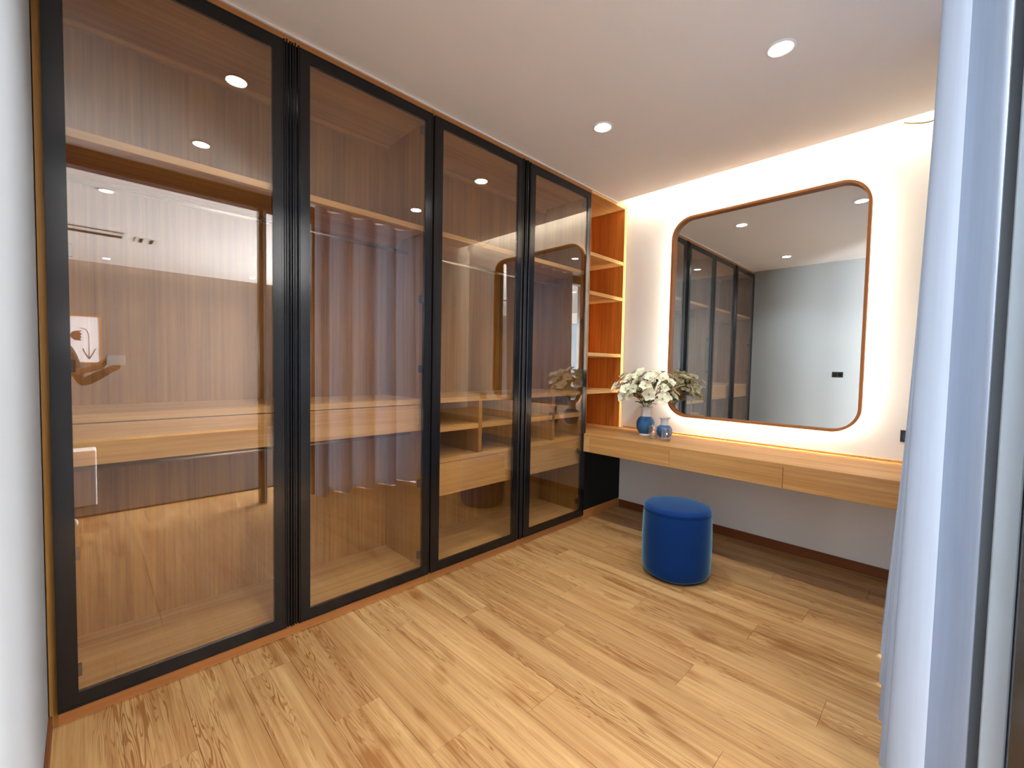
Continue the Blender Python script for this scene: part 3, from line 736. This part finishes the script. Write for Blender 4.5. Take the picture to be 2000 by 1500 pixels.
hl = box('storage_box', 3.05, 3.25, -0.06, 0.15, 0.016, 0.50, 'paper', bevel=.01); tag(hl, 'pale square box standing on the bedroom floor, seen reflected', 'box')

# ------------------------------------------------------------------ the photographer (seen reflected)
def person():
    fwd = Vector((-0.72, 0.69, 0)).normalized(); side = Vector((fwd.y, -fwd.x, 0))      # side: the person's right hand
    O = Vector((2.53, -0.15, 0)); PH = Vector((2.225, 0.255, 1.285))
    def P(s, f, z): return O + side * s + fwd * f + Vector((0, 0, z))
    t = thing('person', O, 'person in dark clothes holding up a phone, reflected in the glass door', 'person')
    verts, edges, rad = [], [], []
    def v(p, r): verts.append(p); rad.append(r if isinstance(r, tuple) else (r, r)); return len(verts) - 1
    def chain(start, lst):
        prev = start
        for p, r in lst:
            k = v(p, r)
            if prev is not None: edges.append((prev, k))
            prev = k
        return prev
    pel = v(P(0, 0, .93), (.155, .11))
    chest = chain(pel, [(P(0, .0, 1.06), (.135, .10)), (P(0, -.01, 1.20), (.15, .11)), (P(0, -.01, 1.33), (.14, .10))])
    neck = chain(chest, [(P(0, 0, 1.43), (.07, .065)), (P(0, .02, 1.49), (.052, .055)), (P(0, .03, 1.55), (.055, .06))])
    head = chain(neck, [(P(0, .045, 1.61), (.075, .085)), (P(0, .04, 1.68), (.072, .088)), (P(0, .03, 1.72), (.045, .055))])
    hands = []
    for s in (-1, 1):
        hip = chain(pel, [(P(s * .09, 0, .86), .088)])
        chain(hip, [(P(s * .10, .01, .68), .078), (P(s * .10, .02, .50), .056), (P(s * .10, 0, .36), .054), (P(s * .10, -.02, .12), .038), (P(s * .10, -.02, .06), .036), (P(s * .10, .06, .04), (.04, .03)), (P(s * .11, .15, .03), (.036, .022))])
        wr = (PH + Vector((0, 0, -.045)) + side * (s * .062) - fwd * .045)
        el = P(s * .23, .09, 1.10)
        wrist = chain(chest, [(P(s * .15, -.01, 1.39), .062), (P(s * .195, .0, 1.35), .052), (P(s * .215, .04, 1.23), .042), (el, .038), (el + (wr - el) * .5, .034), (wr - (wr - el) * .16, .024)])
        palm = chain(wrist, [(wr, (.030, .018)), (wr + Vector((0, 0, .035)) + fwd * .004, (.032, .016))])
        hands.append((s, wr))
    me = bpy.data.meshes.new('body'); me.from_pydata([tuple(p - O) for p in verts], edges, [])
    o = bpy.data.objects.new('body_tmp', me); COL.objects.link(o)
    md = o.modifiers.new('skin', 'SKIN'); md.use_smooth_shade = True
    for i, sv in enumerate(me.skin_vertices[0].data): sv.radius = rad[i]; sv.use_root = (i == 0)
    ms = o.modifiers.new('sub', 'SUBSURF'); ms.levels = 2; ms.render_levels = 2
    dg = bpy.context.evaluated_depsgraph_get(); bme = bpy.data.meshes.new_from_object(o.evaluated_get(dg))
    bpy.data.objects.remove(o)
    bme.materials.clear()
    for m in ('skin', 'shirt', 'trouser', 'shoe'): bme.materials.append(M[m])
    for p in bme.polygons:
        c = p.center; w = c + O; p.use_smooth = True
        d2 = (w - P(0, 0, w.z)); sd = abs(d2.dot(side)); f = d2.dot(fwd)
        if c.z > 1.46: mi = 0
        elif f > .36 and c.z > .9: mi = 0
        elif c.z > .92: mi = 1
        elif c.z > .085: mi = 2
        else: mi = 3
        p.material_index = mi
    body = bpy.data.objects.new('body', bme); COL.objects.link(body); place(body, O, t)
    # fingers
    for s, wr in hands:
        bm = bmesh.new()
        for k, L_ in enumerate((.052, .060, .056, .044)):
            b0 = wr + Vector((0, 0, .022 + .0 * k)) + side * (s * (.018 - .012 * k)) + Vector((0, 0, .008 * k)) + fwd * .006
            inn = -side * s
            bm_tube(bm, [b0, b0 + fwd * .018 + Vector((0, 0, L_ * .25)), b0 + fwd * .030 + inn * L_ * .4 + Vector((0, 0, L_ * .3)), b0 + fwd * .030 + inn * L_ * .75 + Vector((0, 0, L_ * .2))], .0085, 8, .0068)
        b0 = wr + Vector((0, 0, .01)) - side * s * .018
        bm_tube(bm, [b0, b0 - side * s * .014 + Vector((0, 0, .022)), b0 - side * s * .016 + Vector((0, 0, .045))], .010, 8, .008)
        fin('fingers', bm, 'skin', t, smooth=True)
    # hair and face
    bm = bmesh.new(); bmesh.ops.create_uvsphere(bm, u_segments=20, v_segments=14, radius=1)
    for vv in bm.verts: vv.co = Vector((vv.co.x * .088, vv.co.y * .102, vv.co.z * .105))
    bmesh.ops.delete(bm, geom=[vv for vv in bm.verts if vv.co.z < -.035 or (vv.co.y > .045 and vv.co.z < .035)], context='VERTS')
    ang = math.atan2(fwd.y, fwd.x) - PI / 2
    bmesh.ops.rotate(bm, verts=bm.verts, cent=(0, 0, 0), matrix=Matrix.Rotation(ang, 3, 'Z')); bmesh.ops.translate(bm, verts=bm.verts, vec=P(0, .025, 1.675))
    fin('hair', bm, 'hair', t, smooth=True)
    bm = bmesh.new()
    for sx in (-.03, .03):
        r = bmesh.ops.create_uvsphere(bm, u_segments=8, v_segments=6, radius=.011); bmesh.ops.translate(bm, verts=r['verts'], vec=P(sx, .118, 1.645))
    fin('eyes', bm, 'whiteglaze', t, smooth=True)
    bm = bmesh.new(); bm_tube(bm, [P(0, .122, 1.645), P(0, .138, 1.612), P(0, .125, 1.603)], .007, 8, .012); bm_tube(bm, [P(-.022, .118, 1.575), P(0, .126, 1.575), P(.022, .118, 1.575)], .006, 8)
    for sx in (-.078, .078): bm_tube(bm, [P(sx, .03, 1.61), P(sx * 1.1, .02, 1.635), P(sx, .02, 1.66)], .009, 8)
    fin('face_features', bm, 'skin', t, smooth=True)
    ph = thing('smartphone', PH, 'dark phone held up by the reflected person', 'phone')
    bm = bmesh.new(); bm_box(bm, -.078, .078, -.004, .004, -.037, .037)
    bmesh.ops.bevel(bm, geom=list(bm.edges), offset=.0025, segments=2, affect='EDGES')
    bmesh.ops.rotate(bm, verts=bm.verts, cent=(0, 0, 0), matrix=Matrix.Rotation(ang, 3, 'Z')); bmesh.ops.translate(bm, verts=bm.verts, vec=PH)
    fin('phone_body', bm, 'blackplastic', ph)
person()
